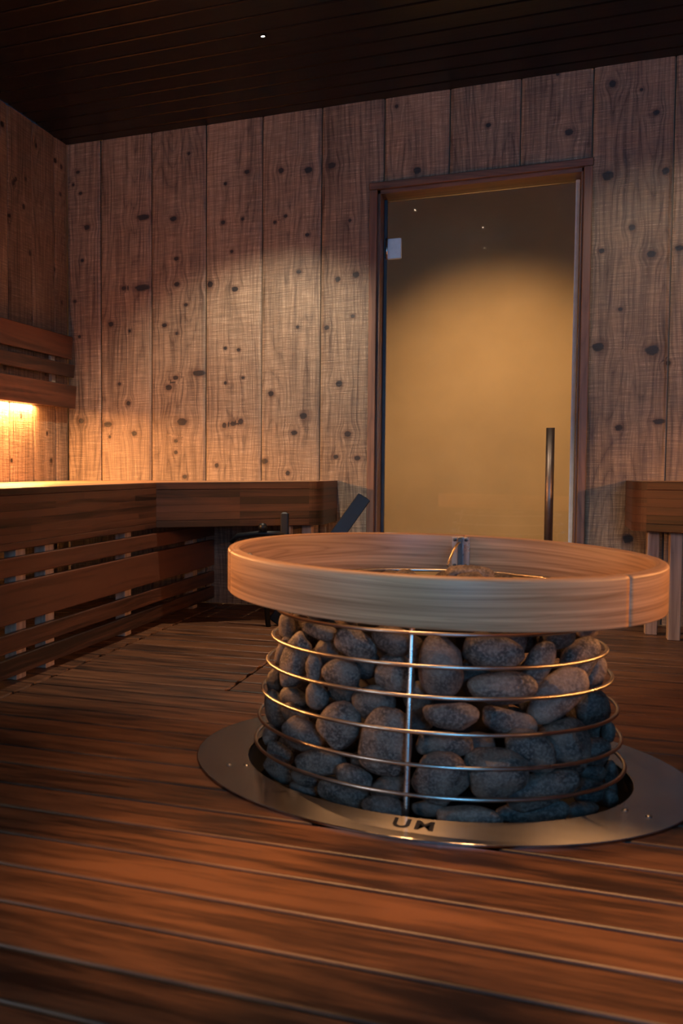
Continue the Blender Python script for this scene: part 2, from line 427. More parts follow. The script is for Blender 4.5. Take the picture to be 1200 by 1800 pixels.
el = [YF+.26*i for i in range(0, 26)]; el = [YF, -1.25]+[4.995-.2615*i for i in range(23, -1, -1)]+[D]
mb = wallboards(el, 0, H, lambda a, d, z: (-L+d, a, z), None, KL, None, 1, cell=.016)
tag(mb.build('wall_left', M['wall'], recalc=False), kind='structure')
mb = MB()
for a, b_, c, d in ((-1.36, -1.30, .65, 1.65), (-.20, -.14, .65, 1.65), (-1.36, -.14, .65, .71), (-1.36, -.14, 1.59, 1.65)):
    box(mb, (-L+.006, a, c), (-L+.04, b_, d), .003)
fill_frame = tag(mb.build('fill_panel_frame', M['trim']), kind='structure')  # frame around an added fill panel, an invented opening in the left wall
mb = MB(); box(mb, (-L+.012, -1.31, .70), (-L+.018, -.19, 1.60), .001); mb.build('pane', M['fill_glow'], fill_frame)  # glowing sheet added out of view as part of the fill
mb = wallboards(el, 0, H, lambda a, d, z: (RX-d, a, z), None, KL, None, 2, cell=.08)
tag(mb.build('wall_right', M['wall'], recalc=False), kind='structure')
# front wall with the window behind the camera
mb = MB(); W0, W1, WZ0, WZ1 = .5, 1.72, .70, 2.0
for a, b, c, d in ((-L, W0, 0, H), (W1, RX, 0, H), (W0, W1, 0, WZ0), (W0, W1, WZ1, H)):
    box(mb, (a, YF-.1, c), (b, YF, d), .001)
tag(mb.build('wall_front', M['trim']), kind='structure')
mb = MB()
for a, b, c, d in ((W0, W0+.06, WZ0, WZ1), (W1-.06, W1, WZ0, WZ1), (W0, W1, WZ0, WZ0+.06), (W0, W1, WZ1-.06, WZ1), (1.09, 1.13, WZ0, WZ1)):
    box(mb, (a, YF-.09, c), (b, YF-.02, d), .003)
wf = tag(mb.build('window_1', M['trim']), kind='structure')
mb = MB(); box(mb, (W0+.05, YF-.062, WZ0+.05), (W1-.05, YF-.054, WZ1-.05), .001); mb.build('pane', M['glass'], wf)

# floor: spaced boards running along x, with a round opening under the heater's steel plate
HC = Vector((-.232, 2.519, 0))
mb = MB(); y = 1.292-.14*20; rf = random.Random(3)
while y < D-.01:
    y0, y1 = y+.005, min(y+.135, D-.002); yc = (y0+y1)/2
    cuts = [(-L, RX)]
    def cut(cuts, a, b):
        out = []
        for c, d in cuts:
            if b <= c or a >= d: out.append((c, d)); continue
            if a > c: out.append((c, a))
            if b < d: out.append((b, d))
        return out
    dmin = 0 if y0 < HC.y < y1 else min(abs(y0-HC.y), abs(y1-HC.y))
    if dmin < .4258:
        w = math.sqrt(.4258**2-dmin**2); cuts = cut(cuts, HC.x-w, HC.x+w)
    if 3.10 < yc < 3.62: cuts = cut(cuts, -.904, -.899)
    if y > 1.2: cuts = cut(cuts, -1.512, -1.506)
    j = rf.choice((None, -1.9, 1.2, .95)); 
    if j: cuts = cut(cuts, j, j+.003)
    for a, b in cuts:
        if b-a < .01: continue
        bar(mb, (a, yc, -.0125), (b, yc, -.0125), y1-y0, .025, .006, (0, 1, 0), None, 4)
    y += .14
tag(mb.build('floor', M['floor']), kind='structure')
mb = MB(); box(mb, (-L-.05, YF-.1, -.16), (RX+.05, D, -.10), .001); box(mb, (-L, -.2, -.1), (-L+.03, D, -.03), .001)
tag(mb.build('floor_base', M['dark']), kind='structure')
# ceiling
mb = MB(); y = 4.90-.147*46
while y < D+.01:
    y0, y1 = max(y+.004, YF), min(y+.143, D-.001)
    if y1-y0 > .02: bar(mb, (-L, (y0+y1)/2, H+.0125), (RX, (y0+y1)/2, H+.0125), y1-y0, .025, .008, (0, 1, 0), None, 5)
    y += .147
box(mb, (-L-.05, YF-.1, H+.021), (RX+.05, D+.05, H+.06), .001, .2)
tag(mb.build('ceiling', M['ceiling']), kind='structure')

# ------------------------------------------------------------------ doorway, glass door, hallway
mb = MB()
TZ = 2.074
box(mb, (-.787, D-.016, 0), (-.752, D+.02, TZ-.034), .003); box(mb, (.142, D-.016, 0), (.177, D+.02, TZ-.034), .003)
box(mb, (-.790, D-.018, TZ-.034), (.180, D+.02, TZ), .003)
box(mb, (-.762, D+.01, 0), (-.738, D+.20, DOZ), .002); box(mb, (.132, D+.01, 0), (.152, D+.20, DOZ), .002)
box(mb, (-.76, D+.01, 2.022), (.15, D+.20, 2.046), .002)
tr = tag(mb.build('trim_1', M['trim']), kind='structure')
YG = D+.135
door = empty('door_1', ((-.3), YG, 0)); tag(door, kind='structure')
mb = MB(); box(mb, (-.731, YG-.004, .012), (.118, YG+.004, 2.012), .001); part(mb, 'glass_pane', M['glass'], door)
mb = MB(); box(mb, (.113, YG-.010, .010), (.131, YG+.012, 2.02), .002); part(mb, 'edge_profile', M['satin'], door)
mb = MB(); box(mb, (-.7375, YG-.012, .010), (-.722, YG+.012, 2.02), .002); part(mb, 'hinge_profile', M['dark_steel'], door)
for z in (1.78, .33):
    mb = MB(); box(mb, (-.722, YG-.014, z-.05), (-.655, YG+.014, z+.05), .003); hg = part(mb, 'hinge', M['satin'], door)
    mb = MB(); tube(mb, [(-.724, YG-.012, z-.052), (-.724, YG-.012, z+.052)], .006); part(mb, 'hinge_pin', M['steel'], hg)
mb = MB(); tube(mb, [(.028, YG-.055, .36-.12), (.028, YG-.055, .885)], .0185, 20); hd = part(mb, 'handle', M['bronze'], door)
mb = MB()
for z in (.32, .80): tube(mb, [(.028, YG-.055, z), (.028, YG-.002, z)], .008)
part(mb, 'standoff', M['bronze'], hd)
# hallway beyond
HY = D+1.25
def shell(name, a, b, mat):
    mb = MB(); box(mb, a, b, .001); return tag(mb.build(name, mat), kind='structure')
shell('wall_hallway', (-2.6, HY, -.02), (2.2, HY+.06, 2.75), M['plaster'])
shell('wall_hallway_left', (-2.6, D+.06, -.02), (-2.54, HY, 2.75), M['plaster'])
shell('wall_hallway_right', (2.14, D+.06, -.02), (2.2, HY, 2.75), M['plaster'])
shell('floor_hallway', (-2.6, D+.02, -.10), (2.2, HY, -.02), M['hallfloor'])
shell('ceiling_hallway', (-2.6, D+.06, 2.75), (2.2, HY+.06, 2.8), M['dark'])
light('hallway_downlight', 'SPOT', (-.28, HY-.92, 2.70), 240, HALLC, to=(-.28, HY-.72, 0), spot_size=math.radians(93), spot_blend=1., shadow_soft_size=.06)

# ------------------------------------------------------------------ benches
def lamellae(mb, p0, p1, z0, z1, th, n, rr):
    """glued-up front board: n strips high, random lengths"""
    p0 = Vector((*p0, 0)); p1 = Vector((*p1, 0)); d = p1-p0; ln = d.length; d.normalize(); nr = Vector((d.y, -d.x, 0))
    hh = (z1-z0)/n
    for k in range(n):
        z = z0+hh*(k+.5); t = 0.
        while t < ln-1e-4:
            e = min(ln, t+rr.uniform(.35, 1.1))
            if ln-e < .12: e = ln
            a = p0+d*t; b = p0+d*e
            edge = .0035 if k in (0, n-1) else .0006
            bar(mb, (a.x, a.y, z), (b.x, b.y, z), th, hh, edge, nr, rr.random(), 2, chamfer=False)
            t = e
def sweep(mb, pts, z0, z1, th, n, rr, side):
    """curved glued-up panel following a polyline in plan"""
    pts = [Vector((*p, 0)) for p in pts]; m = len(pts); nrm = []
    for i in range(m):
        d = (pts[min(i+1, m-1)]-pts[max(i-1, 0)]).normalized(); nrm.append(Vector((d.y, -d.x, 0))*side)
    hh = (z1-z0)/n; run = [0]
    for i in range(1, m): run.append(run[-1]+(pts[i]-pts[i-1]).length)
    for k in range(n):
        sd = rr.random(); za = z0+k*hh+.0003; zb = z0+(k+1)*hh-.0003; vs = []; ws = []
        for i in range(m):
            for dd, z in ((0, za), (0, zb), (th, zb), (th, za)):
                vs.append(pts[i]-nrm[i]*dd+Vector((0, 0, z))); ws.append((z+dd, run[i]+k, sd))
        fs = [(i*4+j, i*4+(j+1) % 4, i*4+4+(j+1) % 4, i*4+4+j) for i in range(m-1) for j in range(4)]
        fs += [(0, 1, 2, 3), ((m-1)*4, (m-1)*4+1, (m-1)*4+2, (m-1)*4+3)]
        mb.add(vs, fs, ws)
def bench(side, name, label, group):
    """side +1: bench on the left wall, -1: its mirror on the right wall"""
    rr = random.Random(20+side)
    X0 = -L if side > 0 else RX
    fx = (lambda d: X0+side*d)
    root = empty(name, (fx(.4), 2.8, 0), label, 'bench', group)
    ZT, ZB = .642, .440
    dA, dB, dC = .842, 1.155, 1.468           # front line, knee, end
    P = [(fx(dA), .35), (fx(dA), 4.262), (fx(dB), 4.505), (fx(dC), 4.742), (fx(dC+.004), D-.004)]
    th = .028
    v_ = (Vector(P[2])-Vector(P[3])).normalized(); PE = tuple(Vector(P[3])+v_*.055)
    arc = []
    for q in range(9):
        t_ = q/8; p_ = Vector(PE)*(1-t_)**2+Vector(P[3])*2*t_*(1-t_)+Vector((P[4][0], P[3][1]+.06))*t_*t_; arc.append((p_.x, p_.y))
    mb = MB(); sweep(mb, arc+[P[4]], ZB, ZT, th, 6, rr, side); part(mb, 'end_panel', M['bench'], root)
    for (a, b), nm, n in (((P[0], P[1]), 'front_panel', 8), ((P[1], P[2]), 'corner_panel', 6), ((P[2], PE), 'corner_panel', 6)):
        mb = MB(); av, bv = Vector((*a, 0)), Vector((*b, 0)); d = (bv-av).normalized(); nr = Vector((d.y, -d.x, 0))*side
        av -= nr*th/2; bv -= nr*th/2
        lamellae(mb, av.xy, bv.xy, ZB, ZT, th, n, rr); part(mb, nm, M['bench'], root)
    mb = MB()
    cen = [(P[1][0], P[1][1]), (P[3][0], P[3][1])]
    def ylim(d):
        if d < dA: return .35
        return P[1][1]+(P[3][1]-P[1][1])*(d-dA)/(dC-dA)+.03
    w = .117; d = .012
    while d < dC-.03:
        e = min(d+w-.005, dC-.03)
        ya = .35 if e <= dA-.02 else None
        y0 = .35 if d < dA-.06 else ylim(max(d, dA)); y1 = .35 if e <= dA-.02 else ylim(e)
        if ya is not None: y0 = y1 = .35
        elif d < dA-.02: 
            # plank that crosses the front line: split
            prism(mb, [(fx(d), .35), (fx(dA-.03), .35), (fx(dA-.03), D-.005), (fx(d), D-.005)], ZT-.022, ZT-.001); d = dA-.0199; continue
        prism(mb, [(fx(d), y0), (fx(e), y1), (fx(e), D-.005), (fx(d), D-.005)], ZT-.022, ZT-.001)
        d += w
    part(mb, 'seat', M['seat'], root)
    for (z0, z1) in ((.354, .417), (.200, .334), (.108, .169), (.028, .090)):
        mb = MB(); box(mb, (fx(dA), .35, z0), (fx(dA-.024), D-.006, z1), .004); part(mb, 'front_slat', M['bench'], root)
    for yy in (.5, 1.35, 2.2, 3.02, 3.24, 3.99, 4.9):
        mb = MB(); box(mb, (fx(dA-.026), yy-.035, 0), (fx(dA-.071), yy+.035, ZB+.18), .003); part(mb, 'leg', M['post'], root)
    for xx, yy in ((dC-.06, 4.87), (dC-.13, 4.74)):
        mb = MB(); box(mb, (fx(xx), yy-.03, 0), (fx(xx-.045), yy+.03, ZB+.18), .003); part(mb, 'leg', M['post'], root)
    mb = MB(); box(mb, (fx(.30), D-.10, .46), (fx(dC-.06), D-.055, .55), .003); part(mb, 'support_rail', M['bench'], root)
    return root
def backrest(side, label):
    X0 = -L+.006 if side > 0 else RX-.006
    fx = (lambda d: X0+side*d)
    root = empty('slatted_wall_rail', (fx(.04), 2.8, 1.2), label, 'wall rail', 'slatted rails on the side walls')
    for z0, z1, d in ((1.300, 1.422, .036), (1.200, 1.270, .048), (1.032, 1.156, .056)):
        mb = MB(); bar(mb, (fx(d), .35, (z0+z1)/2), (fx(d), 5.095, (z0+z1)/2), .024, z1-z0, .004, (side*1, 0, -.07)); part(mb, 'slat', M['bench'], root)
    for yy in (.8, 2.2, 3.55, 4.90):
        mb = MB(); bar(mb, (fx(.022), yy, 1.06), (fx(.012), yy, 1.40), .045, .018, .002, (0, 1, 0)); part(mb, 'batten', M['batten'], root)
    return root
bench(1, 'sauna_bench', 'dark red-brown corner bench along the left wall with slatted front, glowing light above its seat', 'corner benches')
bench(-1, 'sauna_bench', 'dark red-brown bench at the right edge, beyond the right side of the glass door', 'corner benches')
backrest(1, 'dark brown three-slat backrest on the left wall above the glowing light strip')
backrest(-1, 'dark slatted backrest on the right-hand wall opposite the lit one')
for side in (1, -1):
    X0 = -L if side > 0 else RX
    fx = (lambda d: X0+side*d)
    st = empty('light_strip', (fx(.022), 3.345, 1.04), 'thin glowing warm LED strip under the left wall backrest' if side > 0 else 'thin warm LED strip under the right wall backrest', 'light strip')
    mb = MB(); box(mb, (fx(.006), 1.95, 1.050), (fx(.036), 4.745, 1.062), .002); part(mb, 'profile', M['steel'], st)
    mb = MB(); box(mb, (fx(.010), 1.95, 1.042), (fx(.032), 4.742, 1.0495), .001); part(mb, 'diffuser', M['led'], st)
    sl = light('strip_light', 'AREA', (0, 0, -.004), 130 if side > 0 else 85, WARM, shape='RECTANGLE', size=.022, size_y=2.78, parent=st)
    sl.rotation_euler = (0, -side*math.radians(9), 0)

# ------------------------------------------------------------------ floor plate and stone heater
pl = empty('floor_plate', (HC.x, HC.y, 0), 'round brushed steel plate let into the floor around the stone heater', 'plate')
mb = MB(); lathe(mb, (HC.x, HC.y, 0), [(.4255, -.002), (.4255, .005), (.427, .006), (.5475, .006), (.549, .005), (.549, .0005), (.4255, .0005)], 160, close_prof=False)
for f_ in range(len(mb.sm)): mb.sm[f_] = False
part(mb, 'flange', M['plate'], pl)
mb = MB(); lathe(mb, (HC.x, HC.y, 0), [(.4245, .001), (.4245, -.085), (.0, -.085)], 120); part(mb, 'recess_pan', M['black'], pl)
for x, y in ((-.659, 2.297), (-.621, 2.311), (.165, 2.306), (.205, 2.283), (-.02, 2.99), (.02, 2.97), (-.45, 2.99), (-.49, 2.97)):
    mb = MB(); lathe(mb, (x, y, .006), [(.0, .0035), (.003, .0033), (.0055, .002), (.0065, 0)], 20); part(mb, 'screw', M['steel'], pl)
# two dark cut letters at the front of the plate
for ch, x, rz in (('U', -.240, 0), ('M', -.197, 0)):
    tx = bpy.data.curves.new('txt', 'FONT'); tx.body = ch; tx.size = .043; tx.extrude = .0002; tx.align_x = 'CENTER'; tx.align_y = 'CENTER'; tx.offset = .0012
    to = bpy.data.objects.new('txt', tx); COL.objects.link(to); bpy.context.view_layer.update()
    me = bpy.data.meshes.new_from_object(to.evaluated_get(bpy.context.evaluated_depsgraph_get()))
    bpy.data.objects.remove(to); me.materials.clear(); me.materials.append(M['ink'])
    o = bpy.data.objects.new('letter', me); COL.objects.link(o); o.parent = pl; o.location = (x-HC.x, 2.048-HC.y, .0064); o.scale = (1.15, 1.75, 1)
    tag(o, 'dark letter cut into the steel plate')

ht = empty('sauna_heater', (HC.x, HC.y, 0), 'round wire-basket sauna heater with a wooden hoop rail, standing in the round steel plate', 'sauna heater')
for z, R in ((.045, .408), (.105, .400), (.17, .392), (.24, .380), (.30, .368), (.365, .357), (.428, .345)):
    mb = MB(); tube(mb, [(HC.x+R*math.cos(2*math.pi*i/144), HC.y+R*math.sin(2*math.pi*i/144), z) for i in range(144)], .0042, 10, True); part(mb, 'wire_hoop', M['wire'], ht)
for a in (-91, 29, 149):
    c_, s_ = math.cos(math.radians(a)), math.sin(math.radians(a))
    mb = MB(); tube(mb, [(HC.x+(r-.006)*c_, HC.y+(r-.006)*s_, z) for z, r in ((-.07, .414), (.045, .408), (.105, .400), (.17, .392), (.24, .380), (.30, .368), (.365, .357), (.43, .345))], .0058, 12)
    part(mb, 'upright', M['steel'], ht)
mb = MB(); lathe(mb, (HC.x, HC.y, 0), [(0, -.08), (.17, -.08), (.17, .34), (.16, .36), (0, .365)], 64); part(mb, 'heater_core', M['black'], ht)
# wooden hoop rail, slightly out of level
tilt = lambda x, y: -.022*(x-HC.x)+.0246*(y-HC.y)
ZT, ZB, RO, RI = .5063, .4040, .4794, .4520
prof = []
def corner(cx, cz, r, a0):
    for i in range(5):
        a = math.radians(a0+22.5*i); prof.append((cx+r*math.cos(a), cz+r*math.sin(a)))
corner(RO-.008, ZT-.008, .008, 0); corner(RI+.005, ZT-.005, .005, 90); corner(RI+.004, ZB+.004, .004, 180); corner(RO-.005, ZB+.005, .005, 270)
mb = MB(); rc = (HC.x+.003, HC.y, 0)
seams = [math.radians(-36.1), math.radians(85.5), math.radians(205)]
for k in range(3):
    a0 = seams[k]; a1 = seams[(k+1) % 3]+(2*math.pi if k == 2 else 0)
    lathe(mb, rc, prof, 80, a0+.003, a1-.003, z_of=tilt, seed=.17+.29*k, close_prof=True)
rail = part(mb, 'guard_rail', M['rail'], ht); tag(rail, 'pale bent-wood hoop rail around the top of the heater')
for a in (86.5, 206, -34):
    ar = math.radians(a); e = Vector((math.cos(ar), math.sin(ar), 0)); t = Vector((-e.y, e.x, 0)); cc = Vector(rc)+e*(RI-.003); zc = tilt(cc.x, cc.y)
    mb = MB(); bar(mb, cc+Vector((0, 0, .415+zc)), cc+Vector((0, 0, .502+zc)), .046, .004, .001, t); br = part(mb, 'bracket', M['steel'], rail)
    mb = MB(); q = cc-e*.010; bar(mb, q+Vector((0, 0, .40+zc)), q+Vector((0, 0, .500+zc)), .012, .018, .002, t); part(mb, 'bracket_web', M['dark_steel'], br)
    for sx in (-.015, .015):
        for z in (.494, .424):
            mb = MB(); q = cc+t*sx-e*.002+Vector((0, 0, z+zc)); tube(mb, [q, q-e*.006], .0045, 8); part(mb, 'bolt', M['dark_steel'], br)
    mb = MB(); a_ = cc-e*.022+Vector((0, 0, .487+zc)); b_ = cc-e*.09-t*(-.020)+Vector((0, 0, .438))
    m_ = a_*.5+b_*.5+Vector((0, 0, .014))
    pts = [a_+e*.016, a_, a_*.7+m_*.3+Vector((0, 0, .004)), m_, b_+Vector((0, 0, .006)), b_]
    tube(mb, pts, .0032, 8); part(mb, 'hook', M['brass'], br)

# ------------------------------------------------------------------ heater stones, every one a thing
STONES = [
(-0.5589,2.4430,0.3150,0.0215,0.0349,0.0172,0.140,-0.635,0.60,'small brown stone at the far left, tucked right under the wooden hoop'),
(-0.5451,2.4704,0.3122,0.0175,0.0349,0.0140,0.000,-0.647,0.45,'narrow upright dark brown stone second from the left under the wooden hoop'),
(-0.5543,2.3878,0.2664,0.0388,0.0174,0.0148,1.187,-0.548,0.75,'slim leaning tan stone at the left edge between the top two visible wires'),
(-0.5144,2.3337,0.2596,0.0673,0.0323,0.0275,1.152,-0.429,0.85,'large leaning grey-tan egg-shaped stone near the left edge behind the top visible wire'),
(-0.4430,2.2654,0.3401,0.0397,0.0174,0.0147,-0.105,-0.276,0.60,'flat wide reddish-brown stone high on the left under the wooden hoop'),
(-0.4271,2.2760,0.2950,0.0275,0.0300,0.0234,0.000,-0.289,0.20,'shadowed stone sunk between the flat reddish stone and the round ball-like one'),
(-0.3584,2.2170,0.3267,0.0445,0.0288,0.0245,-0.314,-0.141,0.90,'bright pinkish-brown wedge-shaped stone above the top visible wire left of the upright'),
(-0.4537,2.2472,0.2625,0.0174,0.0322,0.0148,0.000,-0.280,0.75,'slender upright tan stone right of the large leaning egg-shaped stone'),
(-0.4443,2.2341,0.2025,0.0247,0.0296,0.0210,0.262,-0.257,0.60,'speckled grey stone right under the slender upright tan stone'),
(-0.3880,2.2186,0.2590,0.0412,0.0315,0.0268,0.000,-0.180,0.70,'round ball-like brown stone between the top two visible wires on the left'),
(-0.3837,2.2451,0.2143,0.0365,0.0243,0.0207,0.000,-0.181,0.25,'dark stone half hidden beneath the round ball-like brown stone'),
(-0.2798,2.1981,0.3420,0.0434,0.0282,0.0239,-0.262,-0.022,0.55,'broad dark stone just left of the steel upright under the wooden hoop'),
(-0.2779,2.2175,0.2654,0.0379,0.0413,0.0296,0.000,-0.013,0.75,'rounded mottled brown stone touching the left of the upright between the top two wires'),
(-0.1837,2.2023,0.2910,0.0439,0.0624,0.0373,0.000,0.120,0.70,'big upright oval stone immediately right of the steel upright under the hoop'),
(-0.0865,2.2311,0.3249,0.0585,0.0344,0.0293,-0.140,0.271,0.70,'large domed reddish-topped stone right of the big upright oval stone'),
(-0.0678,2.2259,0.2535,0.0616,0.0320,0.0272,0.000,0.288,0.75,'wide loaf-shaped brown stone resting on the second visible wire right of centre'),
(-0.0022,2.2787,0.2946,0.0495,0.0253,0.0215,1.082,0.407,0.65,'leaning pitted brown stone between the domed reddish stone and the right edge'),
(0.0336,2.3268,0.2265,0.0698,0.0395,0.0336,0.733,0.482,0.85,'long slanting grey-tan stone crossing the second visible wire on the right'),
(0.0809,2.4365,0.2878,0.0509,0.0340,0.0289,0.960,0.705,0.95,'bright tan leaning stone at the right end of the top visible wire'),
(0.0946,2.5059,0.3432,0.0299,0.0199,0.0169,0.175,0.824,0.80,'small tan stone highest at the right end under the wooden hoop'),
(0.1139,2.4822,0.2504,0.0357,0.0185,0.0157,1.134,0.783,0.80,'small leaning mauve-brown stone at the far right edge below the top visible wire'),
(0.1058,2.5369,0.2053,0.0154,0.0118,0.0140,0.000,0.757,0.80,'little brown pebble wedged beside the long slanting stone at the right'),
(-0.0461,2.2744,0.3489,0.0209,0.0302,0.0178,0.175,0.367,0.50,'dim stone behind the right shoulder of the large domed reddish stone'),
(0.0384,2.3764,0.3436,0.0335,0.0239,0.0203,0.349,0.590,0.45,'dim crinkled brown stone under the hoop left of the bright tan leaning stone'),
(-0.5928,2.4690,0.1752,0.0205,0.0315,0.0175,0.000,-0.627,0.30,'small blue-shaded stone at the left edge just under the second visible wire'),
(-0.5804,2.4342,0.1155,0.0494,0.0302,0.0256,-1.152,-0.625,0.60,'leaning bluish stone at the left edge behind the third visible wire'),
(-0.5186,2.3494,0.1643,0.0361,0.0232,0.0188,-0.175,-0.448,0.35,'dark blue-shaded stone directly below the large leaning egg-shaped stone'),
(-0.5066,2.3141,0.1345,0.0383,0.0230,0.0186,-0.436,-0.414,0.30,'dark stone crossing behind the third wire between two bluish stones on the left'),
(-0.3188,2.2143,0.2017,0.0419,0.0385,0.0276,0.000,-0.068,0.55,'broad dark stone left of the upright just below the second visible wire'),
(-0.3892,2.2110,0.1476,0.0448,0.0496,0.0381,-0.524,-0.176,0.80,'large ridged grey stone with a pale edge behind the third visible wire'),
(-0.4793,2.2611,0.1064,0.0476,0.0326,0.0277,-0.314,-0.308,0.55,'smooth slate-blue stone left of the large ridged grey stone'),
(-0.5833,2.3825,0.0636,0.0255,0.0188,0.0158,1.222,-0.545,0.75,'small bright blue speckled stone at the left edge between third and fourth wires'),
(-0.5532,2.3638,0.0264,0.0357,0.0222,0.0157,-0.384,-0.401,0.55,'oval blue stone below the small speckled stone at the left edge'),
(-0.5493,2.3300,0.0010,0.0428,0.0277,0.0199,-0.384,-0.462,0.50,'smooth blue stone lowest at the left edge resting by the steel plate'),
(-0.4296,2.2096,0.0613,0.0536,0.0280,0.0238,0.175,-0.215,0.60,'lens-shaped blue-grey stone with a shiny middle between the fourth and fifth wires'),
(-0.4716,2.2462,0.0119,0.0311,0.0162,0.0140,-0.140,-0.303,0.40,'small blue stone half hidden beneath the lens-shaped stone'),
(-0.4755,2.2535,-0.0151,0.0323,0.0124,0.0140,-0.087,-0.300,0.35,"low dark blue stone at the steel plate's edge on the lower left"),
(-0.3501,2.1614,0.0529,0.0389,0.0224,0.0191,-0.105,-0.099,0.55,'small purple-grey stone riding above the fifth wire left of the upright'),
(-0.3760,2.1980,0.0061,0.0544,0.0302,0.0257,-0.070,-0.156,0.45,'wide blue stone at the base of the pile in the lower left'),
(-0.2895,2.1777,0.1292,0.0494,0.0690,0.0378,-0.140,-0.031,0.75,'tallest egg-shaped purple-grey stone directly left of the upright'),
(-0.3394,2.2037,0.0781,0.0238,0.0166,0.0141,0.000,-0.095,0.30,'small dark stone between the lens-shaped stone and the tallest egg-shaped stone'),
(-0.2781,2.1692,0.0366,0.0398,0.0258,0.0219,0.349,-0.015,0.35,'dark blue stone beneath the tallest egg-shaped stone'),
(-0.2851,2.1395,0.0028,0.0417,0.0231,0.0197,0.000,-0.016,0.40,'low rounded blue stone at the base just left of the upright'),
(-0.1612,2.1714,0.1994,0.0501,0.0274,0.0232,-0.035,0.143,0.70,'oval brown stone between the second and third wires right of the upright'),
(-0.1753,2.1947,0.1336,0.0554,0.0244,0.0186,0.087,0.126,0.60,'flat wrinkled brown stone under the third wire right of the upright'),
(-0.1799,2.1691,0.0690,0.0513,0.0513,0.0367,0.000,0.118,0.60,'large round blue-grey boulder right of the upright behind the fourth wire'),
(-0.1970,2.1611,0.0067,0.0344,0.0161,0.0137,0.000,0.094,0.30,'low dark stone at the base just right of the upright'),
(-0.1235,2.1537,0.0002,0.0586,0.0225,0.0192,0.000,0.183,0.65,'low domed stone with a warm lit crown at the base below the fifth wire'),
(-0.0550,2.2749,0.1733,0.0543,0.0282,0.0200,-0.279,0.298,0.70,'smooth olive-grey stone on the third wire below the loaf-shaped stone'),
(-0.0106,2.2562,0.1206,0.0531,0.0379,0.0259,-0.663,0.370,0.60,'blocky blue-grey stone with a pale spot right of centre between third and fourth wires'),
(-0.0750,2.2066,0.0817,0.0587,0.0497,0.0401,0.000,0.268,0.60,'large square-shouldered slate stone right of the round blue-grey boulder'),
(0.0516,2.3228,0.1236,0.0490,0.0584,0.0417,0.000,0.510,0.45,'large dark blue upright stone on the right behind the fourth wire'),
(0.1099,2.5040,0.1663,0.0404,0.0452,0.0283,0.000,0.820,0.35,'dark blue streaked stone at the right edge below the second visible wire'),
(0.1119,2.3924,0.0992,0.0322,0.0262,0.0223,0.175,0.648,0.40,'dark teal stone at the right edge above the fourth wire'),
(0.1429,2.5137,0.1150,0.0135,0.0245,0.0140,0.000,0.807,0.40,'thin blue stone at the extreme right between the third and fourth wires'),
(0.1086,2.4350,0.0418,0.0288,0.0240,0.0197,0.000,0.693,0.25,'dark stone deep in shade at the right just below the fourth wire'),
(0.1494,2.4962,0.0298,0.0149,0.0248,0.0126,-0.175,0.804,0.35,'small blue stone at the extreme right between the fourth and fifth wires'),
(0.0110,2.2548,0.0457,0.0707,0.0309,0.0233,0.349,0.387,0.50,'long slanting blue stone above the fifth wire at the lower right'),
(-0.0072,2.2650,-0.0083,0.0680,0.0241,0.0182,0.087,0.346,0.40,'long low blue stone at the base under the fifth wire on the right'),
(0.1013,2.3983,0.0116,0.0333,0.0262,0.0215,0.000,0.654,0.25,'dark stone at the lower right behind the fifth wire'),
(0.1454,2.4351,-0.0110,0.0242,0.0157,0.0134,-1.222,0.716,0.45,'small upright blue stone at the right end of the base'),
(0.0873,2.3485,-0.0180,0.0354,0.0189,0.0161,0.087,0.577,0.25,'dark low stone at the base near the right end'),
(-0.2443,2.2512,0.3057,0.0235,0.0399,0.0199,0.000,0.035,0.35,'dark stone deep behind the top of the steel upright'),
(-0.2303,2.2284,0.2200,0.0293,0.0338,0.0215,0.000,0.055,0.30,'dark stone hidden behind the upright at the second visible wire'),
(-0.2309,2.2415,0.1624,0.0269,0.0292,0.0198,0.000,0.057,0.30,'dark stone hidden behind the upright at the third wire'),
(-0.1067,2.2430,0.1266,0.0298,0.0252,0.0214,0.000,0.232,0.30,'dark stone in the gap between the flat wrinkled stone and the blocky blue-grey stone'),
(-0.1206,2.2559,0.2659,0.0277,0.0416,0.0236,0.000,0.225,0.30,'dark stone in the gap between the big upright oval and the loaf-shaped stone'),
(-0.3456,2.2524,0.2797,0.0314,0.0338,0.0267,0.000,-0.131,0.30,'dark stone in the gap right of the round ball-like stone'),
(-0.0062,2.3610,0.1939,0.0301,0.0232,0.0197,0.000,0.414,0.30,'dark stone in the gap under the pitted leaning stone'),
]
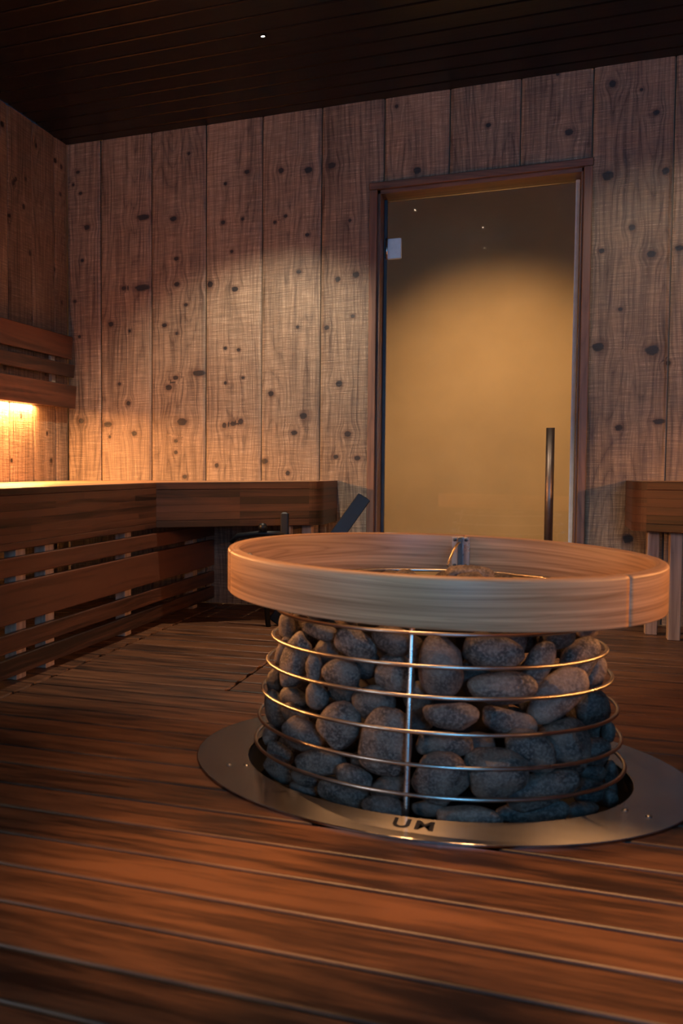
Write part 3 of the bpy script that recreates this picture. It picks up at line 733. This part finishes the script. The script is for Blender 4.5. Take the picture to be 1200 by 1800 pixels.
def stone_mesh(a, b, c, seed, tone, sub=4):
    bm = bmesh.new(); bmesh.ops.create_icosphere(bm, subdivisions=sub, radius=1)
    r = random.Random(seed); pl_ = []
    for _ in range(7):
        v = Vector((r.gauss(0, 1), r.gauss(0, 1), r.gauss(0, 1))).normalized(); pl_.append((v, r.uniform(.80, .97)))
    e = r.uniform(2.0, 2.5); ph = [r.uniform(0, 6.28) for _ in range(6)]; tap = r.uniform(-.16, .16)
    for v in bm.verts:
        p = v.co.copy()
        q = (abs(p.x)**e+abs(p.y)**e+abs(p.z)**e)**(-1/e); p = p*q
        for nrm, dd in pl_:
            s = p.dot(nrm)
            if s > dd: p -= nrm*(s-dd)*.75
        p *= 1+.035*math.sin(3*p.x+ph[0]+2*p.y)+.025*math.sin(5*p.y+ph[1]+3*p.z)+.012*math.sin(9*p.x+ph[2])*math.sin(8*p.z+ph[3])
        p.y *= 1+tap*p.x; p.x *= 1.02; p.y *= 1.02
        v.co = (p.x*a*1.05, p.y*b*1.05, p.z*c*1.03)
    me = bpy.data.meshes.new('heater_stone'); bm.to_mesh(me); bm.free()
    me.polygons.foreach_set('use_smooth', [True]*len(me.polygons))
    at_ = me.attributes.new('tone', 'FLOAT_VECTOR', 'POINT')
    at_.data.foreach_set('vector', np.tile(np.array([tone, r.random(), 0], dtype=np.float32), len(me.vertices)))
    me.materials.append(M['stone']); return me
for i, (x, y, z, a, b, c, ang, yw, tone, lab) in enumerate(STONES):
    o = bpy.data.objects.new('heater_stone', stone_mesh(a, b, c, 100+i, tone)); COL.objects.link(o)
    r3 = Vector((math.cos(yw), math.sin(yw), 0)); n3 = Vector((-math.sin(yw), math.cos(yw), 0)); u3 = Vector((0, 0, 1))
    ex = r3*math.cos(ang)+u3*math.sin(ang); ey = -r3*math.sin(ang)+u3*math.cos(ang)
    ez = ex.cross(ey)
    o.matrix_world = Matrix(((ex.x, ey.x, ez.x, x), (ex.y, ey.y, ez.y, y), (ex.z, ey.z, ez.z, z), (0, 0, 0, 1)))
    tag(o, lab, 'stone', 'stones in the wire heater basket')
# stones round the far side of the basket and on its top, out of sight behind the near ones
rs = random.Random(9); base = [stone_mesh(.045, .034, .030, 500+k, .5, 3) for k in range(5)]
def back_stone(x, y, z, yawr, lab, grp, k, tilt_=0):
    o = bpy.data.objects.new('heater_stone', base[k % 5]); COL.objects.link(o)
    o.matrix_world = Matrix.Translation((x, y, z)) @ Matrix.Rotation(yawr, 4, 'Z') @ Matrix.Rotation(math.pi/2+tilt_, 4, 'X')
    tag(o, lab, 'stone', grp)
for row, z in enumerate((-.03, .045, .12, .195, .27, .335)):
    R = np.interp(z, [0, .43], [.412, .345])-.042
    na = 11
    for k in range(na):
        a = math.radians(8+164*(k+.5*(row % 2))/(na-.5)); 
        if k == na-1 and row % 2: continue
        back_stone(HC.x+R*math.cos(a), HC.y+R*math.sin(a), z, a-math.pi/2, 'stone at the far side of the heater basket, hidden behind the near stones', 'stones at the far side of the heater', row*3+k)
lab_top = 'stone lying on top of the pile inside the wooden hoop, below its rim'
for k in range(13):
    a = math.radians(360*k/13+5)
    back_stone(HC.x+.285*math.cos(a), HC.y+.285*math.sin(a), .402, a, lab_top, 'stones on top of the pile', k, -math.pi/2+.1)
for k in range(6):
    a = math.radians(60*k); back_stone(HC.x+.15*math.cos(a), HC.y+.15*math.sin(a), .418, a, lab_top, 'stones on top of the pile', k, -math.pi/2)
o = bpy.data.objects.new('heater_stone', stone_mesh(.058, .035, .020, 77, .8)); COL.objects.link(o)
o.location = (-.165, 2.72, .436); o.rotation_euler = (0, .05, .2)
tag(o, 'flat tan stone peeping over the rim of the wooden hoop below the steel bracket', 'stone')

# ------------------------------------------------------------------ black things behind the heater
mb = MB(); pa, pb = Vector((-1.085, 4.50, .012)), Vector((-.722, 4.66, .575))
bar(mb, pa, pb, .062, .014, .003, (pb-pa).cross(Vector((-.85, 4.6, -.2))), None)
tag(mb.build('leaning_bar', M['blackm']), 'flat black bar leaning towards the wall between the bench end and the glass door', 'bar')
st = empty('black_stand', (-1.12, 4.45, 0), 'black stand with short upright post and round knob, peeping over the wooden hoop at left', 'stand')
mb = MB(); bar(mb, (-1.03, 4.45, 0), (-1.03, 4.45, .51), .036, .022, .006, (1, 0, 0)); part(mb, 'post', M['blackm'], st)
mb = MB(); tube(mb, [(-1.10, 4.45, .0), (-1.12, 4.45, .2), (-1.25, 4.45, .34), (-1.27, 4.45, .375), (-1.24, 4.45, .402), (-1.15, 4.45, .414), (-1.03, 4.45, .416)], .012, 12); part(mb, 'frame', M['blackm'], st)
mb = MB(); lathe(mb, (-1.125, 4.44, .443), [(0, -.02), (.014, -.016), (.02, 0), (.014, .016), (0, .02)], 24); part(mb, 'knob', M['blackm'], st)

# ------------------------------------------------------------------ ceiling fittings
def spot(x, y, lab, power, size=70, grp=None, col=None, blend=.8, aim=None):
    t = empty('ceiling_spotlight', (x, y, H), lab, 'spotlight', grp)
    mb = MB(); lathe(mb, (x, y, H), [(.0, -.0005), (.008, -.0005), (.0085, -.004), (.0125, -.004), (.0135, 0)], 24); part(mb, 'bezel', M['blackm'], t)
    mb = MB(); lathe(mb, (x, y, H), [(0, -.0032), (.0045, -.0028), (.0075, -.0012)], 20); part(mb, 'lens', M['lens'], t)
    if power:
        light('spot_beam', 'SPOT', (0, 0, -.006), power, col or SPOTC, spot_size=math.radians(size), spot_blend=blend, shadow_soft_size=.01, parent=t).rotation_euler = (0, 0, 0) if aim is None else Vector((aim[0]-x, aim[1]-y, aim[2]-H)).to_track_quat('-Z', 'Y').to_euler()
    return t
spot(-1.077, 4.208, 'tiny glowing spotlight in the dark ceiling above the far end of the left bench', 150, 92, None, WALLC, .45, (-1.35, 4.66, 0))
gl = 'tiny spotlight in the dark ceiling over the heater, seen mirrored in the glass door'
for x, y, p, sz, c_, bl in ((-.436, 2.413, 90, 40, SPOTC, .8), (-.457, 1.65, 300, 23, SPOTC, 1.), (-.832, 3.166, 20, 80, SPOTC, .8), (.069, 2.795, 20, 70, SPOTC, .8), (.22, 1.76, 280, 23, SPOTC, 1.), (.40, 4.1, 30, 82, WALLC, .6)):
    spot(x, y, gl, p, sz, col=c_, blend=bl, aim=(.5, D, .6) if y > 4 else None, grp='ceiling spotlights over the heater')
mb = MB(); lathe(mb, (-.43, 2.06, H), [(0, -.012), (.115, -.012), (.125, -.008), (.128, 0)], 48)
tag(mb.build('ceiling_vent', M['dark_steel']), 'round dark ceiling disc mirrored in the glass door', 'vent')
